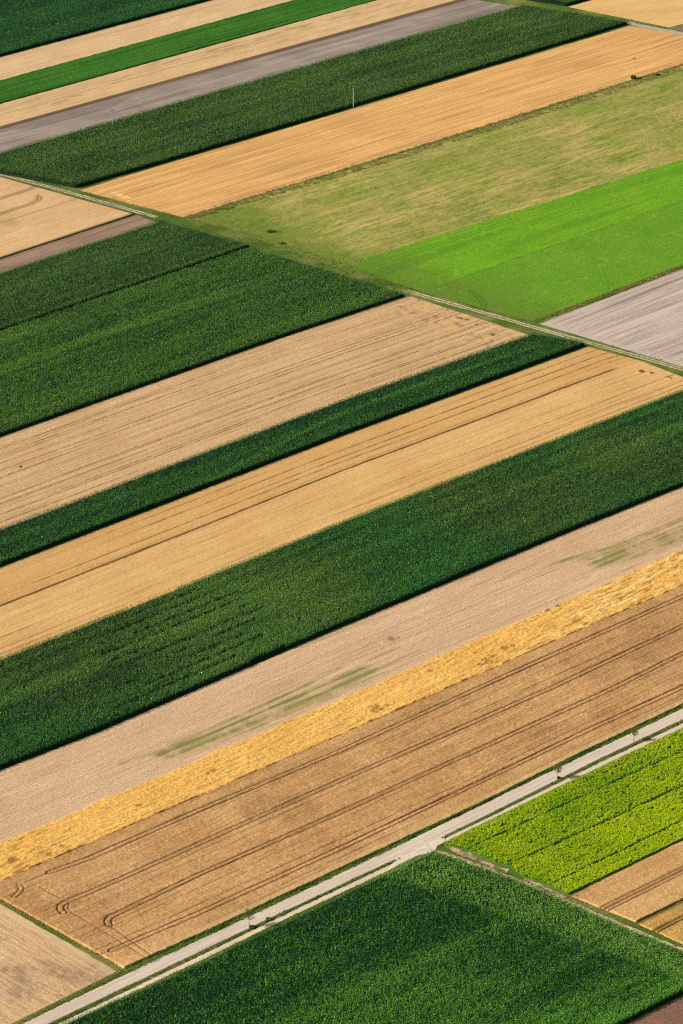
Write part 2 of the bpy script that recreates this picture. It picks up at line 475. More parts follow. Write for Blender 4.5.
P6 = Patch([(480, 1098), (624, 1025), (683, 995), (722, 976)], [(-20, 1069), (72, 1025), (150, 990.5), (299, 920.5), (390, 876.5), (432, 856)], 0, 0,
           right=[(683, 957), (620, 931), (540, 894), (480, 872)])
f0 = 1 - 17.0 / P6.L
class Sub:
    """part of a patch between two u limits"""
    def __init__(s, p, a, b): s.p, s.a, s.b, s.L, s.W, s.dir = p, a, b, p.L * (b - a), p.W, p.dir
    def at(s, u, v): return s.p.at(s.a + (s.b - s.a) * u, v)
sb = ground([(330, 990)])[0]
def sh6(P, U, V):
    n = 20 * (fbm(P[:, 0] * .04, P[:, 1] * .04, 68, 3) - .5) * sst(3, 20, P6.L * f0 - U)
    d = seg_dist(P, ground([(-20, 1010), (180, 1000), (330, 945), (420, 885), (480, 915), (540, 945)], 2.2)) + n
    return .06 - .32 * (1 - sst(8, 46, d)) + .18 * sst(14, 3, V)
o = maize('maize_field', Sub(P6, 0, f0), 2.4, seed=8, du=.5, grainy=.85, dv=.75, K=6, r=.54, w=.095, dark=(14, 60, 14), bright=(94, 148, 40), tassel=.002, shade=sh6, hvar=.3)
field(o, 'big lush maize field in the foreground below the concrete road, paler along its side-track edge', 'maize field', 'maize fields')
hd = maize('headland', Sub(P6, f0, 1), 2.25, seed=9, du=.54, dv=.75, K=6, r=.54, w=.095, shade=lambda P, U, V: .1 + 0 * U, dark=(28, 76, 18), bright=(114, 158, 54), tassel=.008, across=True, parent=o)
hd['label'] = 'paler headland of the maize with its rows turned across'

# ------------------------------------------------------------------ stubble, ripe grain, bare earth
def two(lo, hi, *a, **k): return Patch(lo, hi, *a, **k)
def clumps(P, pts, rad=1.2, z=0.0, seed=0):
    m = np.zeros(P.shape[:-1])
    for (x, y, s) in pts:
        c = ground([(x, y)], z)[0]
        d = np.hypot(P[..., 0] - c[0], (P[..., 1] - c[1]) * .8)
        m = np.maximum(m, 1 - sst(rad * s * .4, rad * s, d + .8 * rad * s * (vn(P[..., 0] * 1.2, P[..., 1] * 1.2, seed) - .5)))
    return m
def drills(U, V, gap, seed, width=.3, amount=.6, run=.012):
    """fine continuous lines along the drilling direction, unevenly spaced, fading in and out along their length"""
    m = np.zeros(U.shape)
    for k0 in (-1, 0, 1):
        k = np.floor(V / gap) + k0
        pos = (k + .5 + .8 * (_hash(k, k * 0 + 3, seed) - .5)) * gap
        a = _hash(k, k * 0 + 9, seed) ** 1.5 * sst(.3, .6, vn(U * run + 31 * _hash(k, k * 0 + 5, seed), k * 1.0, seed + 1))
        br = .55 + .45 * sst(.3, .55, vn(U * .35, k * 1.0, seed + 2))
        m = np.maximum(m, a * br * np.exp(-((V - pos) / width) ** 2))
    return np.clip(m * amount * 1.6, 0, 1)
def lines_noise(U, V, dens, seed, wid=2.2, along=.012):
    """thin dark tracks left along the drilling direction"""
    n = fbm(U * along, V * wid, seed, 2); return sst(dens, dens + .08, n)

S_ = soil_mat
m = S_('stubble_pale', (230, 192, 142), (214, 172, 122), dark=(120, 90, 58))
o = sheet('stubble_field', two(L_S1, ext([(0, 57), (212, 0)], XL, 480)), m, 1.0, .6, feat=lambda P, U, V: (0 * U, drills(U, V, 3.0, 11, .35, .4), 0 * U), seed=11)
field(o, 'pale stubble strip below the top-corner maize and above the narrow bright green strip', 'stubble field', 'stubble fields')
m = S_('low_crop', (52, 108, 28), (72, 126, 34), dark=(24, 62, 22), light=(120, 160, 50), weed=(30, 80, 20), grain=.8, streak=.6, bump=.9)
o = sheet('green_crop_strip', two(L_G1, L_S1), m, .8, .45, base=.4, relief=.22, skirt=True, feat=lambda P, U, V: (0 * U, np.maximum(.5 * lines_noise(U, V, .62, 12), drills(U, V, 2.4, 19, .5, .9)), .2 * lines_noise(U, V, .7, 13)), seed=12)
field(o, 'narrow bright green low crop strip between two pale stubble strips near the top', 'crop field')
m = S_('stubble_pale_b', (228, 188, 136), (212, 170, 118), dark=(96, 74, 56), weed=(130, 130, 60))
Pp = two(L_S2, L_G1)
o = sheet('stubble_field', Pp, m, 1.0, .6, feat=lambda P, U, V: (.55 * sst(.62, .72, fbm(U * .08, V * .5, 14)) * sst(9, 14, V), .9 * sst(4.3, 3.4, V) + drills(U, V, 3.0, 15, .35, .4), 0 * U), seed=14)
field(o, 'pale stubble strip with a dark lower edge, resting on the long grey bare strip', 'stubble field', 'stubble fields')
m = S_('bare_grey', (174, 156, 138), (140, 125, 110), dark=(96, 82, 76), light=(196, 174, 154), sy=.8)
o = sheet('bare_field', two(L_B1, L_S2, 2.2, 0), m, 1.0, .6, feat=lambda P, U, V: (0 * U, .35 * lines_noise(U, V, .55, 16, .25), .3 * lines_noise(U, V, .6, 17, .3)), seed=16)
field(o, 'long grey-brown bare soil strip above the maize field with the power poles', 'bare field', 'bare soil fields')
m = S_('ripe_far', (236, 192, 124), (220, 170, 102), dark=(150, 104, 60), light=(245, 210, 140))
o = sheet('stubble_field', two([(669, 27.5), (683, 24), (790, -4)], [(568, 7), (588, 1), (700, -31)], 0, 0), m, 1.0, .7, seed=18)
field(o, 'golden stubble corner at the very top, across the farm track from the maize tip', 'stubble field', 'stubble fields')
m = S_('bare_far', (150, 118, 104), (126, 98, 86))
o = sheet('bare_field', two([(700, 36), (800, 6)], [(672, 29.2), (790, -2)]), m, 1.0, .7, seed=19)
field(o, 'tiny brown bare soil corner at the upper edge beside the far farm track', 'bare field', 'bare soil fields')

m = S_('stubble_orange', (234, 182, 112), (214, 158, 92), dark=(138, 96, 54), light=(244, 206, 130), patch=.5, streak=1.0, sx=.003, sy=.45)
o = sheet('stubble_field', two(L_S3, [(79, 190.5), (200, 154), (341, 112.5), (630, 26)]), m, .8, .5, base=.06, relief=.06,
          feat=lambda P, U, V: (0 * U, np.maximum(drills(U, V, 5.0, 21, .5, .4, .006), .9 * clumps(P, [(404, 130, .8), (542, 82, .7), (536, 84, .6), (416, 115, .5), (452, 86, .5), (378, 105, .4)], 1.0)), 
                                clumps(P, [(119, 195, 1.6), (124, 197, 1.4), (129, 198, 1), (113, 193, 1)], 1.4)), seed=20)
field(o, 'broad golden-orange stubble field between the pole maize and the rough grass bank', 'stubble field', 'stubble fields')

T4 = [[(-20, 222), (0, 215), (26, 206.5), (36, 202.5), (40.5, 199), (39, 196.5)], [(-20, 201), (0, 199.5), (20, 193.5), (38, 186.5)]]
m = S_('ripe_left', (228, 186, 132), (210, 166, 112), dark=(112, 80, 52), streak=.5, patch=.7)
P4 = two([(-160, 312), (0, 259), (135, 214.5)], [(-150, 160), (-110, 147)], 0, 0)
def f4(P, U, V):
    return (.35 * sst(.6, .8, fbm(P[..., 0] * .05, P[..., 1] * .05, 30)), np.maximum(.8 * ruts(P, T4, 1.6, .5), np.maximum(.85 * sst(2.0, .6, V), .5 * ruts(P, [[(0, 224), (60, 205), (84, 197)]], 0, .5))), 0 * U)
o = sheet('ripe_grain_field', P4, m, .8, .8, base=.4, relief=.08, skirt=True, feat=f4, hfun=lambda P, U, V: -.3 * ruts(P, T4, 1.6, .5), seed=22)
field(o, 'tan grain field with curved wheel tracks at the left edge beside the far double track', 'grain field', 'ripe grain fields')
m = S_('bare_brown', (174, 142, 116), (146, 116, 94), dark=(96, 72, 58), sy=.9)
o = sheet('bare_field', two([(-90, 300), (0, 270.5), (160, 219.5)], [(-90, 290), (0, 260), (137, 215)], 2.2, 0), m, .8, .5, seed=23,
          feat=lambda P, U, V: (0 * U, .3 * lines_noise(U, V, .55, 24, .5), 0 * U))
field(o, 'narrow brown bare wedge between the tan grain field and the pointed dull maize', 'bare field', 'bare soil fields')

# meadow and bright green plots
L_H1 = [(192, 219.5), (341, 176.5), (500, 128), (683, 70), (742, 51)]
m = S_('meadow', (130, 150, 46), (182, 164, 90), weed=(92, 122, 34), dark=(84, 86, 40), light=(206, 176, 108), streak=.8, patch=.7, grain=.8, sx=.04, sy=1.0, bump=.8)
def fm(P, U, V):
    g = sst(.42, .62, fbm(U * .03, V * .09, 31, 3)); t = sst(.46, .66, fbm(U * .09, V * .9, 32, 4)) * sst(.3, .6, fbm(U * .02, V * .06, 36))
    left = sst(40, 8, U + 14 * (fbm(P[..., 0] * .08, P[..., 1] * .08, 37) - .5))
    f = sst(.5, .75, fbm(P[..., 0] * .5, P[..., 1] * .3, 38, 2))
    return np.maximum(.45 * g * sst(.4, .6, fbm(U * .15, V * 1.2, 39, 2)), .8 * left), .25 * f, .85 * np.maximum(t, drills(U, V, 2.2, 35, .5, .8, .02)) * (1 - .5 * g) * (1 - left)
o = sheet('meadow', two([(352, 274), (361, 260), (683, 160), (773, 131)], [(x, y - 4.5) for x, y in L_H1]), m, .8, .6, base=.12, relief=.1, feat=fm, seed=25)
field(o, 'mottled meadow of dull green and straw colour below the rough grass bank', 'meadow')
m = S_('clover_bright', (108, 164, 26), (126, 174, 34), weed=(104, 130, 40), dark=(70, 110, 30), light=(176, 186, 74), grain=.7, streak=.55, patch=.6, bump=1.0)
Lsp = [(424, 292.5), (448, 282.5), (683, 200), (773, 169)]
def fg(P, U, V):
    l = sst(38, 4, U + 16 * (fbm(P[..., 0] * .08, P[..., 1] * .08, 34) - .5))
    return .95 * l, np.maximum(drills(U, V, 3.0, 39, .5, .45), .3 * sst(.5, .7, fbm(U * .01, V * .22, 33, 2))), .35 * sst(.7, .85, fbm(P[..., 0] * .3, P[..., 1] * .3, 35))
o = sheet('green_crop_plot', two(Lsp, [(346, 268), (361, 259.5), (683, 159.5), (773, 130.5)]), m, .5, .5, base=.09, relief=.07, feat=fg, seed=26)
field(o, 'vivid bright green young crop plot, upper of the two beside the meadow', 'crop field', 'bright green crop plots')
m = S_('clover_mid', (102, 153, 31), (118, 162, 39), weed=(104, 130, 40), dark=(62, 98, 30), light=(170, 180, 74), grain=.7, streak=.55, patch=.6, bump=1.0)
T_G3 = [[(470, 291), (478, 297), (484, 304), (482, 310)]]
o = sheet('green_crop_plot', two([(532, 321.5), (683, 264.8), (773, 233)], [(424, 292.8), (448, 282.7), (683, 200.2), (773, 169.2)]), m, .5, .5, base=.085, relief=.07,
          feat=lambda P, U, V: (fg(P, U, V)[0], .5 * ruts(P, T_G3, 1.8, .5), fg(P, U, V)[2]), seed=27)
field(o, 'slightly duller green crop plot, lower of the two, above the pale grey bare field', 'crop field', 'bright green crop plots')
m = S_('bare_pale', (206, 186, 164), (176, 155, 138), dark=(118, 100, 90), light=(220, 202, 182), streak=1.0, sx=.006, sy=.8, weed=(126, 128, 80))
def f2(P, U, V):
    edge = sst(6, 1, U + 5 * (fbm(P[..., 0] * .3, P[..., 1] * .3, 38) - .5))
    return .4 * edge, .7 * lines_noise(U, V, .66, 36, .55, .01) * sst(6, 14, U), np.maximum(.5 * lines_noise(U, V, .62, 37, .5), .5 * edge)
o = sheet('bare_field', two([(702, 373), (840, 322)], [(540, 324), (683, 269), (773, 234)]), m, .5, .5, base=.06, relief=.06, feat=f2, seed=28)
field(o, 'pale grey bare field with dark lines at the right edge under the bright green plots', 'bare field', 'bare soil fields')

# middle stubble strips
m = S_('stubble_tan', (220, 180, 130), (204, 162, 112), dark=(104, 76, 50), light=(230, 184, 104), streak=.6, sx=.005, sy=1.2, grain=.55)
CL5 = [(468, 313, 1.4), (472, 311.5, 1), (460, 319, 1.2), (466, 320, .8), (458, 308, .9), (462, 307.5, .8), (497, 324, 1.2), (503, 327, .9), (492, 335, 1), (444, 306, .9), (476, 325, .7), (248, 407.5, .6), (20, 467, .7)]
def f5(P, U, V):
    e = sst(34, 8, P5s.L - U)
    ln = np.maximum(drills(U, V, 2.6, 41, .28, .9), drills(U, V, 1.3, 47, .22, .45, .03))
    return .0 * U, np.maximum(np.maximum(ln, .9 * clumps(P, CL5, 1.5, 0, 43)), .5 * e * sst(.6, .75, fbm(P[..., 0] * .35, P[..., 1] * .25, 44))), e * .55 * sst(.55, .75, fbm(P[..., 0] * .4, P[..., 1] * .3, 45))
P5s = two([(-90, 559.5), (0, 526.5), (341, 398.5), (506, 340), (531, 330.5)], [(-90, 471.5), (0, 437.5), (272, 341.5), (408, 295.5)], 2.2, 0)
o = sheet('stubble_field', P5s, m, .5, .3, base=.07, relief=.06, feat=f5, hfun=lambda P, U, V: .25 * clumps(P, CL5, 1.3, 0, 46), seed=40)
field(o, 'tan stubble strip with dark clods at its track end, above the narrowest maize strip', 'stubble field', 'stubble fields')
L_S6 = [(-90, 641), (0, 607), (195, 530), (341, 472), (623, 366.5), (641, 361)]
m = S_('stubble_gold', (222, 174, 108), (210, 160, 94), dark=(96, 66, 38), light=(234, 192, 122), streak=.45, sx=.004, sy=1.0)
PS6 = two(L_S6, [(-90, 602), (0, 568), (341, 437), (588, 347)])
o = sheet('stubble_field', PS6, m, .5, .3, base=.07, relief=.06, seed=50,
          feat=lambda P, U, V: (0 * U, np.maximum(drills(U, V, 4.5, 51, .3, .75), .9 * sst(1.7, .7, V + .5 * (fbm(U * .1, V * 0, 54) - .5)) * sst(.972, .955, U / PS6.L)), 0 * U))
field(o, 'golden stubble strip below the narrowest maize, ended by a dark furrow line', 'stubble field', 'stubble fields')
m = S_('stubble_gold_b', (230, 184, 118), (214, 164, 98), dark=(112, 78, 44), light=(240, 202, 132), streak=.5, sx=.005, sy=.9)
CL6 = [(641.5, 371.5, 1.2), (650.5, 373.5, .9), (667.5, 378, 1.2), (639.5, 372.3, 1.0), (669, 378.2, .8)]
o = sheet('stubble_field', two([(-90, 693.5), (0, 657), (315, 531), (341, 520), (683, 388), (703, 379.5)], L_S6, 2.2, 0), m, .5, .3, base=.065, relief=.06, seed=55,
          feat=lambda P, U, V: (.9 * clumps(P, CL6, 1.1, 0, 57), np.maximum(np.maximum(drills(U, V, 3.0, 56, .3, .75), drills(U, V, 1.4, 59, .22, .4, .03)), .85 * clumps(P, CL6, 1.1, 0, 57)), .2 * lines_noise(U, V, .6, 58, .3)),
          hfun=lambda P, U, V: .5 * clumps(P, CL6, 1.1, 0, 57))
field(o, 'light golden stubble strip under the dark furrow line, with dark tufts near the track', 'stubble field', 'stubble fields')

L_S7 = [(-90, 883), (0, 845), (295, 720), (341, 700), (683, 551), (773, 512)]
m = S_('stubble_pink', (222, 184, 142), (206, 166, 122), weed=(112, 122, 40), dark=(120, 92, 70), light=(222, 188, 150), streak=.7, sx=.008, sy=1.4, grain=.6, row=1.1)
gs = [ground([(120, 765), (190, 738), (262, 706), (340, 668)]), ground([(170, 752), (250, 722), (330, 690), (370, 672)]), ground([(560, 562), (620, 545), (683, 519), (760, 486)]), ground([(600, 560), (640, 548), (690, 533), (760, 500)])]
def f7(P, U, V):
    g = 0 * U
    for l, wd in zip(gs, (1.4, 7.5, 2.0, 9.0)):
        g = np.maximum(g, 1 - sst(.2 * wd, wd, seg_dist(P, l)))
    n = fbm(U * .04, V * 1.1, 61, 3)
    g = 1.3 * g * (.5 * sst(.2, .5, n) + 1.3 * drills(U, V, 1.7, 66, .6, 1, .02)) * (.4 + .6 * sst(.3, .6, fbm(P[..., 0] * .25, P[..., 1] * .2, 67)))
    g = np.maximum(g, .5 * sst(.68, .78, fbm(U * .03, V * .5, 62, 2)) * sst(.5, .6, fbm(P[..., 0] * .02, P[..., 1] * .02, 63)))
    c = .7 * clumps(P, [(391, 639, 1.3), (398, 638, .6)], 1.5, 0, 64)
    return .95 * g, np.maximum(c, drills(U, V, 3.0, 65, .28, .35)), .5 * sst(3.0, .5, V)
o = sheet('stubble_field', two(L_S7, [(-90, 809), (0, 771), (100, 732), (341, 628), (571, 532), (683, 487), (773, 450)]), m, .45, .45, base=.06, relief=.05, feat=f7, seed=60)
field(o, 'pinkish-tan stubble strip streaked with green weeds, between wide maize and yellow lodged grain', 'stubble field', 'stubble fields')

L_W1 = [(-90, 921.5), (0, 883), (341, 736), (683, 586), (773, 546.5)]
m = S_('lodged_grain', (246, 192, 100), (236, 174, 84), dark=(140, 92, 36), light=(250, 222, 150), streak=.7, sx=.012, sy=1.1, grain=.7, bump=.6)
def swirl(P, U, V): return fbm(U * .2 + 1.2 * vn(U * .1, V * .3, 71), V * 1.25, 70, 4)
CLW = [(376, 709, 1.3), (381, 711, .9), (374, 713, 1.0), (386, 707, .7), (486, 662, 1.6), (493, 658, 1.2), (480, 666, 1.0), (505, 650, 1.3), (512, 647, .9), (556, 607, 1.2), (548, 612, .8), (430, 672, .8),
       (275, 771, 1.0), (281, 768, .8), (213, 772, .9), (208, 775, .7), (138, 807, .8), (12, 862, 1.4), (30, 868, 1.2), (48, 856, 1.1), (20, 874, 1.2), (62, 848, .9), (70, 853, .8), (600, 612, 1.0), (620, 600, 1.2), (640, 604, 1.0), (585, 625, .9)]
def fl(P, U, V):
    s = swirl(P, U, V); a = sst(.38, .6, fbm(U * .015, V * .06, 72, 2)) * (.22 + .78 * sst(205, 285, U))
    return 0 * U, np.maximum(np.maximum(.75 * clumps(P, CLW, 1.5, 0, 75), .5 * sst(1.1, .3, V) * sst(.5, .62, fbm(U * .12, V * 0, 76))), .65 * sst(.4, .3, s) * np.maximum(a, .9 * sst(75, 35, U)), drills(U, V, 3.5, 73, .3, .5)), .85 * sst(.55, .7, s) * a
def hl(P, U, V):
    s = swirl(P, U, V); a = .4 + .6 * sst(.4, .62, fbm(U * .02, V * .05, 72, 2)); return (.12 + .9 * a) * .6 * (s - .5)
PW1 = two(L_W1, ext([(-90, 883), (0, 845.5), (295, 720.5), (341, 700.5), (683, 551.5), (773, 512.5)]), 0, 0)
o = sheet('lodged_grain_field', PW1, m, .35, .35, base=.65, relief=.1, feat=fl, hfun=hl, skirt=True, seed=70, edge=.8)
field(o, 'bright yellow strip of lodged, flattened grain with swirled dark hollows', 'grain field', 'ripe grain fields')

TW = [[(760, 562), (683, 598), (486, 686.5), (341, 752.5), (190, 816), (90, 860), (50, 874)],
      [(760, 592), (683, 627.5), (551, 690), (341, 782), (200, 845), (120, 881), (66, 904), (61, 907), (60.5, 911), (64, 914.5)],
      [(760, 619), (683, 655), (613, 690), (341, 814), (200, 876), (110, 919), (107.5, 923), (109, 927)],
      [(760, 653), (683, 689), (590, 731), (341, 850), (200, 914.5), (112, 952)]]
TW1 = [[(17, 886), (19, 890), (17, 894), (11, 899)], [(22, 886), (24.5, 890), (23, 894), (17, 899)], [(69, 905.5), (68, 910), (71, 914), (90, 925), (120, 943), (150, 962)],
       [(109, 927), (130, 942), (152, 957)], [(50, 874), (35, 880), (26, 884)], [(40, 889), (60, 900)]]
LW2 = [(124, 968.8), (200, 935.2), (290, 893), (381, 850.4), (480, 804.4), (583, 752.8), (683, 705.3), (773, 663)]
m = S_('ripe_wheat', (214, 166, 108), (192, 142, 86), dark=(84, 52, 28), light=(228, 186, 124), streak=.55, patch=.8, sx=.02, sy=1.2, grain=.6)
def fw(P, U, V):
    r = np.maximum(ruts(P, TW, 1.9, .25), .6 * ruts(P, TW1, 0, .28))
    ft = 1.6 * np.maximum(drills(U, V, 2.8, 81, .22, .9, .015), drills(U, V, 1.2, 85, .2, .5, .03)) + .22 * sst(.5, .8, fbm(P[..., 0] * .04, P[..., 1] * .03, 82)) + .22 * sst(.55, .75, fbm(P[..., 0] * .25, P[..., 1] * .18, 86))
    ed = .5 * sst(4.5, .5, V) * sst(.45, .6, fbm(P[..., 0] * .2, P[..., 1] * .2, 83))
    return ed * .7, np.maximum(.95 * r, .6 * ft), .45 * sst(5, 1, V) * (1 - r)
def hw(P, U, V):
    return -.38 * ruts(P, TW, 1.9, .25) - .25 * ruts(P, TW1, 0, .28) - .12 * drills(U, V, 2.8, 81, .25, .8, .015)
PW2 = two(LW2, [(-15, 890.5), (341, 737), (683, 587), (773, 547.5)])
o = sheet('ripe_wheat_field', PW2, m, .36, .22, base=.72, relief=.1, feat=fw, hfun=hw, skirt=True, seed=80)
field(o, 'large brown ripe wheat field with four pairs of wheel tracks, above the concrete road', 'grain field', 'ripe grain fields')

P8 = two([(-250, 950), (-61, 1060)], [(-150, 815), (0, 904), (117, 971.5)])
m = S_('stubble_corner', (220, 180, 132), (204, 162, 114), dark=(112, 88, 76), light=(226, 192, 146), weed=(124, 122, 60), streak=.9, sx=.02, sy=.9, grain=.6)
D8 = [ground([(-10, 966), (20, 975), (28, 986), (20, 994)]), ground([(40, 968), (60, 972), (85, 977), (100, 981)]), ground([(98, 966), (112, 974), (104, 984)])]
def f8(P, U, V):
    d = 0 * U
    for l in D8: d = np.maximum(d, 1 - sst(.5, 7.5, seg_dist(P, l)))
    d = d * (.25 + .75 * sst(.3, .75, fbm(P[..., 0] * .6, P[..., 1] * .4, 91, 4)))
    return .5 * sst(.7, .8, fbm(P[..., 0] * .25, P[..., 1] * .2, 92)), .55 * d, np.maximum(.45 * sst(.55, .7, fbm(U * .012, V * .55, 93, 2)), .5 * sst(2.2, .4, np.abs(P8.W - V - 1.5)))
o = sheet('stubble_field', P8, m, .45, .45, base=.06, relief=.06, feat=f8, seed=90)
field(o, 'triangular stubble field in the bottom corner with grey-brown smudges beside the road', 'stubble field', 'stubble fields')

# right bottom
T3w = [[(600, 910.5), (683, 869), (773, 825)], [(604, 912.5), (683, 873.2), (773, 829)]]
m = S_('ripe_right', (218, 172, 112), (194, 144, 86), dark=(116, 76, 44), light=(232, 194, 136), streak=.4, grain=.6, patch=.8)
o = sheet('ripe_grain_field', two([(636, 922.5), (683, 899.5), (773, 855.5)], [(572, 897), (683, 842), (773, 799)]), m, .33, .33, base=.55, relief=.1, skirt=True, seed=95,
          feat=lambda P, U, V: (0 * U, np.maximum(.75 * ruts(P, T3w, 1.2, .3), .5 * sst(.62, .8, fbm(P[..., 0] * .1, P[..., 1] * .1, 96)) * sst(26, 8, U)), 0 * U), hfun=lambda P, U, V: -.4 * ruts(P, T3w, 1.2, .3))
field(o, 'tan grain field with one set of wheel tracks below the yellow-green crop', 'grain field', 'ripe grain fields')
T3x = [[(651, 935), (668, 926), (683, 918.5), (773, 874)]]
m = S_('ripe_weedy', (214, 166, 92), (190, 140, 74), weed=(118, 122, 44), dark=(72, 62, 26), grain=.7)
PW4 = two([(702, 953), (800, 905)], [(638, 924.5), (683, 902.5), (773, 858.5)])
o = sheet('ripe_grain_field', PW4, m, .33, .33, base=.5, relief=.12, skirt=True, seed=97,
          feat=lambda P, U, V: (.55 * sst(.5, .68, fbm(P[..., 0] * .12, P[..., 1] * .08, 98)), np.maximum(.8 * ruts(P, T3x, 1.4, .5), .75 * sst(1.2, .3, PW4.W - V)), 0 * U), hfun=lambda P, U, V: -.3 * ruts(P, T3x, 1.4, .5))
field(o, 'golden grain patch with green weeds at the right edge beside the side track', 'grain field', 'ripe grain fields')
m = S_('bare_red', (150, 112, 90), (122, 88, 70), dark=(84, 60, 50), sy=.9, grain=.6)
o = sheet('bare_field', two([(590, 1075), (780, 1000)], [(560, 1058), (626, 1024.8), (683, 996), (723, 977)]), m, .5, .4, base=.08, relief=.08, seed=99)
field(o, 'reddish-brown bare soil corner at the bottom edge under the foreground maize', 'bare field', 'bare soil fields')

# yellow-green leafy crop
PG4 = two([(568, 895), (683, 839.5), (773, 796.5)], [(443, 845), (480, 827), (617, 761), (683, 730), (773, 687)], left=[(551, 886), (522, 876.5), (508, 866.6), (491, 861.5), (467, 850.5)])
u, v = rows(PG4, .5, .6, jit=.6)
P = PG4.at(u, v); U, Vm = u * PG4.L, v * PG4.W
TG = [ground([(462, 853), (560, 808), (683, 752), (773, 711)]), ground([(508, 866), (590, 830), (683, 787), (773, 746)]), ground([(552, 885), (620, 853), (683, 822), (773, 779)])]
keep = np.ones(len(u), bool)
for l in TG:
    d = seg_dist(P, l); keep &= ~(np.abs(d - .1) < (.33 + .3 * (vn(U * .3, Vm * 0, 103) - .5)))
hole = fbm(U * .7, Vm * 1.1, 101, 2); keep &= hole > .25
P, U, Vm = P[keep], U[keep], Vm[keep]
hh = .85 + .4 * (fbm(U * .7, Vm * 1.2, 102, 2) - .5) * 2 + rng.normal(0, .1, len(P))
rw = np.floor(Vm / .6); sh = (fbm(P[:, 0] * .06, P[:, 1] * .06, 104, 3) - .5) * 1.1 + .3 * (_hash(rw, rw * 0, 106) - .5) + rng.normal(0, .15, len(P))
parts = [leaves(P, hh, 9, .42, .13, lin(98, 146, 12, 1.2), lin(190, 206, 22, 1.2), lo=.35, rise=.15, droop=.12, tip=lin(206, 200, 34), tipf=.12, shade=sh)]
Vx, q, C = join(parts)
nu, nv = int(PG4.L), int(PG4.W)
uu, vv = np.meshgrid(np.linspace(0, 1, nu + 1), np.linspace(0, 1, nv + 1)); B = PG4.at(uu, vv)
z = .16 + .16 * (vn(B[..., 0], B[..., 1], 105) - .5)
B = np.pad(B, ((1, 1), (1, 1), (0, 0)), mode='edge'); z = np.pad(z, 1, constant_values=.004)
ny, nx = z.shape; idx = np.arange(ny * nx).reshape(ny, nx) + len(Vx)
q2 = np.stack([idx[:-1, :-1], idx[:-1, 1:], idx[1:, 1:], idx[1:, :-1]], -1).reshape(-1, 4)
o = link_mesh('leafy_crop_field', np.vstack([Vx, np.concatenate([B, z[..., None]], -1).reshape(-1, 3)]), [np.vstack([q, q2])], [CROP],
              cols={'tint': np.vstack([C, np.broadcast_to(lin(66, 108, 22), (ny * nx, 3))])})
field(o, 'yellow-green bushy crop field below the road, with dark wheel-track lines', 'crop field')

# ------------------------------------------------------------------ roads, paths, tracks
def ribbon(name, line_px, width, mat, z=.05, feat=None, step=.8, seed=0, jag=.12, nv=7):
    c = ground(line_px)
    seg = np.hypot(*np.diff(c, axis=0).T); cum = np.concatenate([[0], np.cumsum(seg)]); n = int(cum[-1] / step)
    t = np.linspace(0, cum[-1], n + 1)
    p = np.stack([np.interp(t, cum, c[:, 0]), np.interp(t, cum, c[:, 1])], 1)
    ker = np.ones(9) / 9
    ps = np.stack([np.convolve(np.pad(p[:, i], 4, mode='edge'), ker, 'valid') for i in (0, 1)], 1)
    d = np.gradient(ps, axis=0); d /= np.hypot(d[:, 0], d[:, 1])[:, None]; nrm = np.stack([-d[:, 1], d[:, 0]], 1)
    s = np.linspace(-.5, .5, nv)
    wv = width * (1 + jag * (fbm(t * .25, t * 0, seed, 3) - .5) * 4)
    P = ps[None] + nrm[None] * (s[:, None] * wv[None])[..., None]
    U = np.broadcast_to(t, P.shape[:-1]); V = np.broadcast_to(s[:, None] * width, P.shape[:-1])
    F = np.zeros(P.shape[:-1] + (3,))
    if feat:
        for i, f in enumerate(feat(P, U, V)): F[..., i] = np.clip(f, 0, 1)
    zz = np.full(P.shape[:-1], z)
    idx = np.arange(zz.size).reshape(zz.shape)
    q = np.stack([idx[:-1, :-1], idx[:-1, 1:], idx[1:, 1:], idx[1:, :-1]], -1).reshape(-1, 4)
    o = link_mesh(name, np.concatenate([P, zz[..., None]], -1).reshape(-1, 3), [q], [mat], cols={'feat': F.reshape(-1, 3)}, uv=np.stack([U, V], -1).reshape(-1, 2))
    return tag(o, kind='structure')

R_hi = [(-60, 1063.5), (22.7, 1024), (100, 986.8), (200, 939.8), (290, 897.6), (390, 850), (471, 810), (583, 756), (683, 708.7), (773, 666)]
R_lo = [(-60, 1076), (49, 1024), (100, 1000), (200, 952.3), (290, 909.3), (390, 862.4), (441.5, 838), (480, 819.3), (600.6, 758.8), (683, 720), (773, 677.5)]
K_hi = [(-60, 1080.5), (58.5, 1024), (129, 990), (200, 956), (290, 912.3), (390, 865), (441, 840.5), (480, 821.8), (606, 759.7), (683, 723.4), (773, 681)]
K_lo = [(-60, 1086), (67, 1024), (139, 989.5), (200, 961), (290, 917), (390, 870), (434, 847.5), (480, 824.8), (617, 758.8), (683, 727.8), (773, 685.5)]
m = S_('concrete_road', (226, 204, 178), (212, 190, 165), dark=(168, 148, 126), light=(236, 218, 194), grain=.2, streak=.35, patch=.4, sx=.008, sy=.9, bump=.08, weed=(130, 130, 80))
def fr(P, U, V): 
    e = np.minimum(V, PR.W - V); return .35 * sst(.35, .05, e) * sst(.5, .6, fbm(U * .3, V, 110)), np.maximum(.3 * sst(.55, .75, fbm(U * .02, V * 1.6, 111)), .22 * sst(.5, .15, np.abs(np.abs(V - PR.W / 2) - .95))), .3 * sst(.6, .7, fbm(U * .05, V * .5, 112))
PR = two(R_lo, R_hi)
o = sheet('road', PR, m, .8, .6, base=.10, relief=.006, feat=fr, edge=.12, kind='structure', skirt=True); tag(o, 'pale concrete farm road running diagonally across the bottom')
m2 = S_('gravel_path', (232, 210, 178), (218, 194, 162), grain=.3, streak=.35, patch=.5, bump=.1, light=(232, 220, 206))
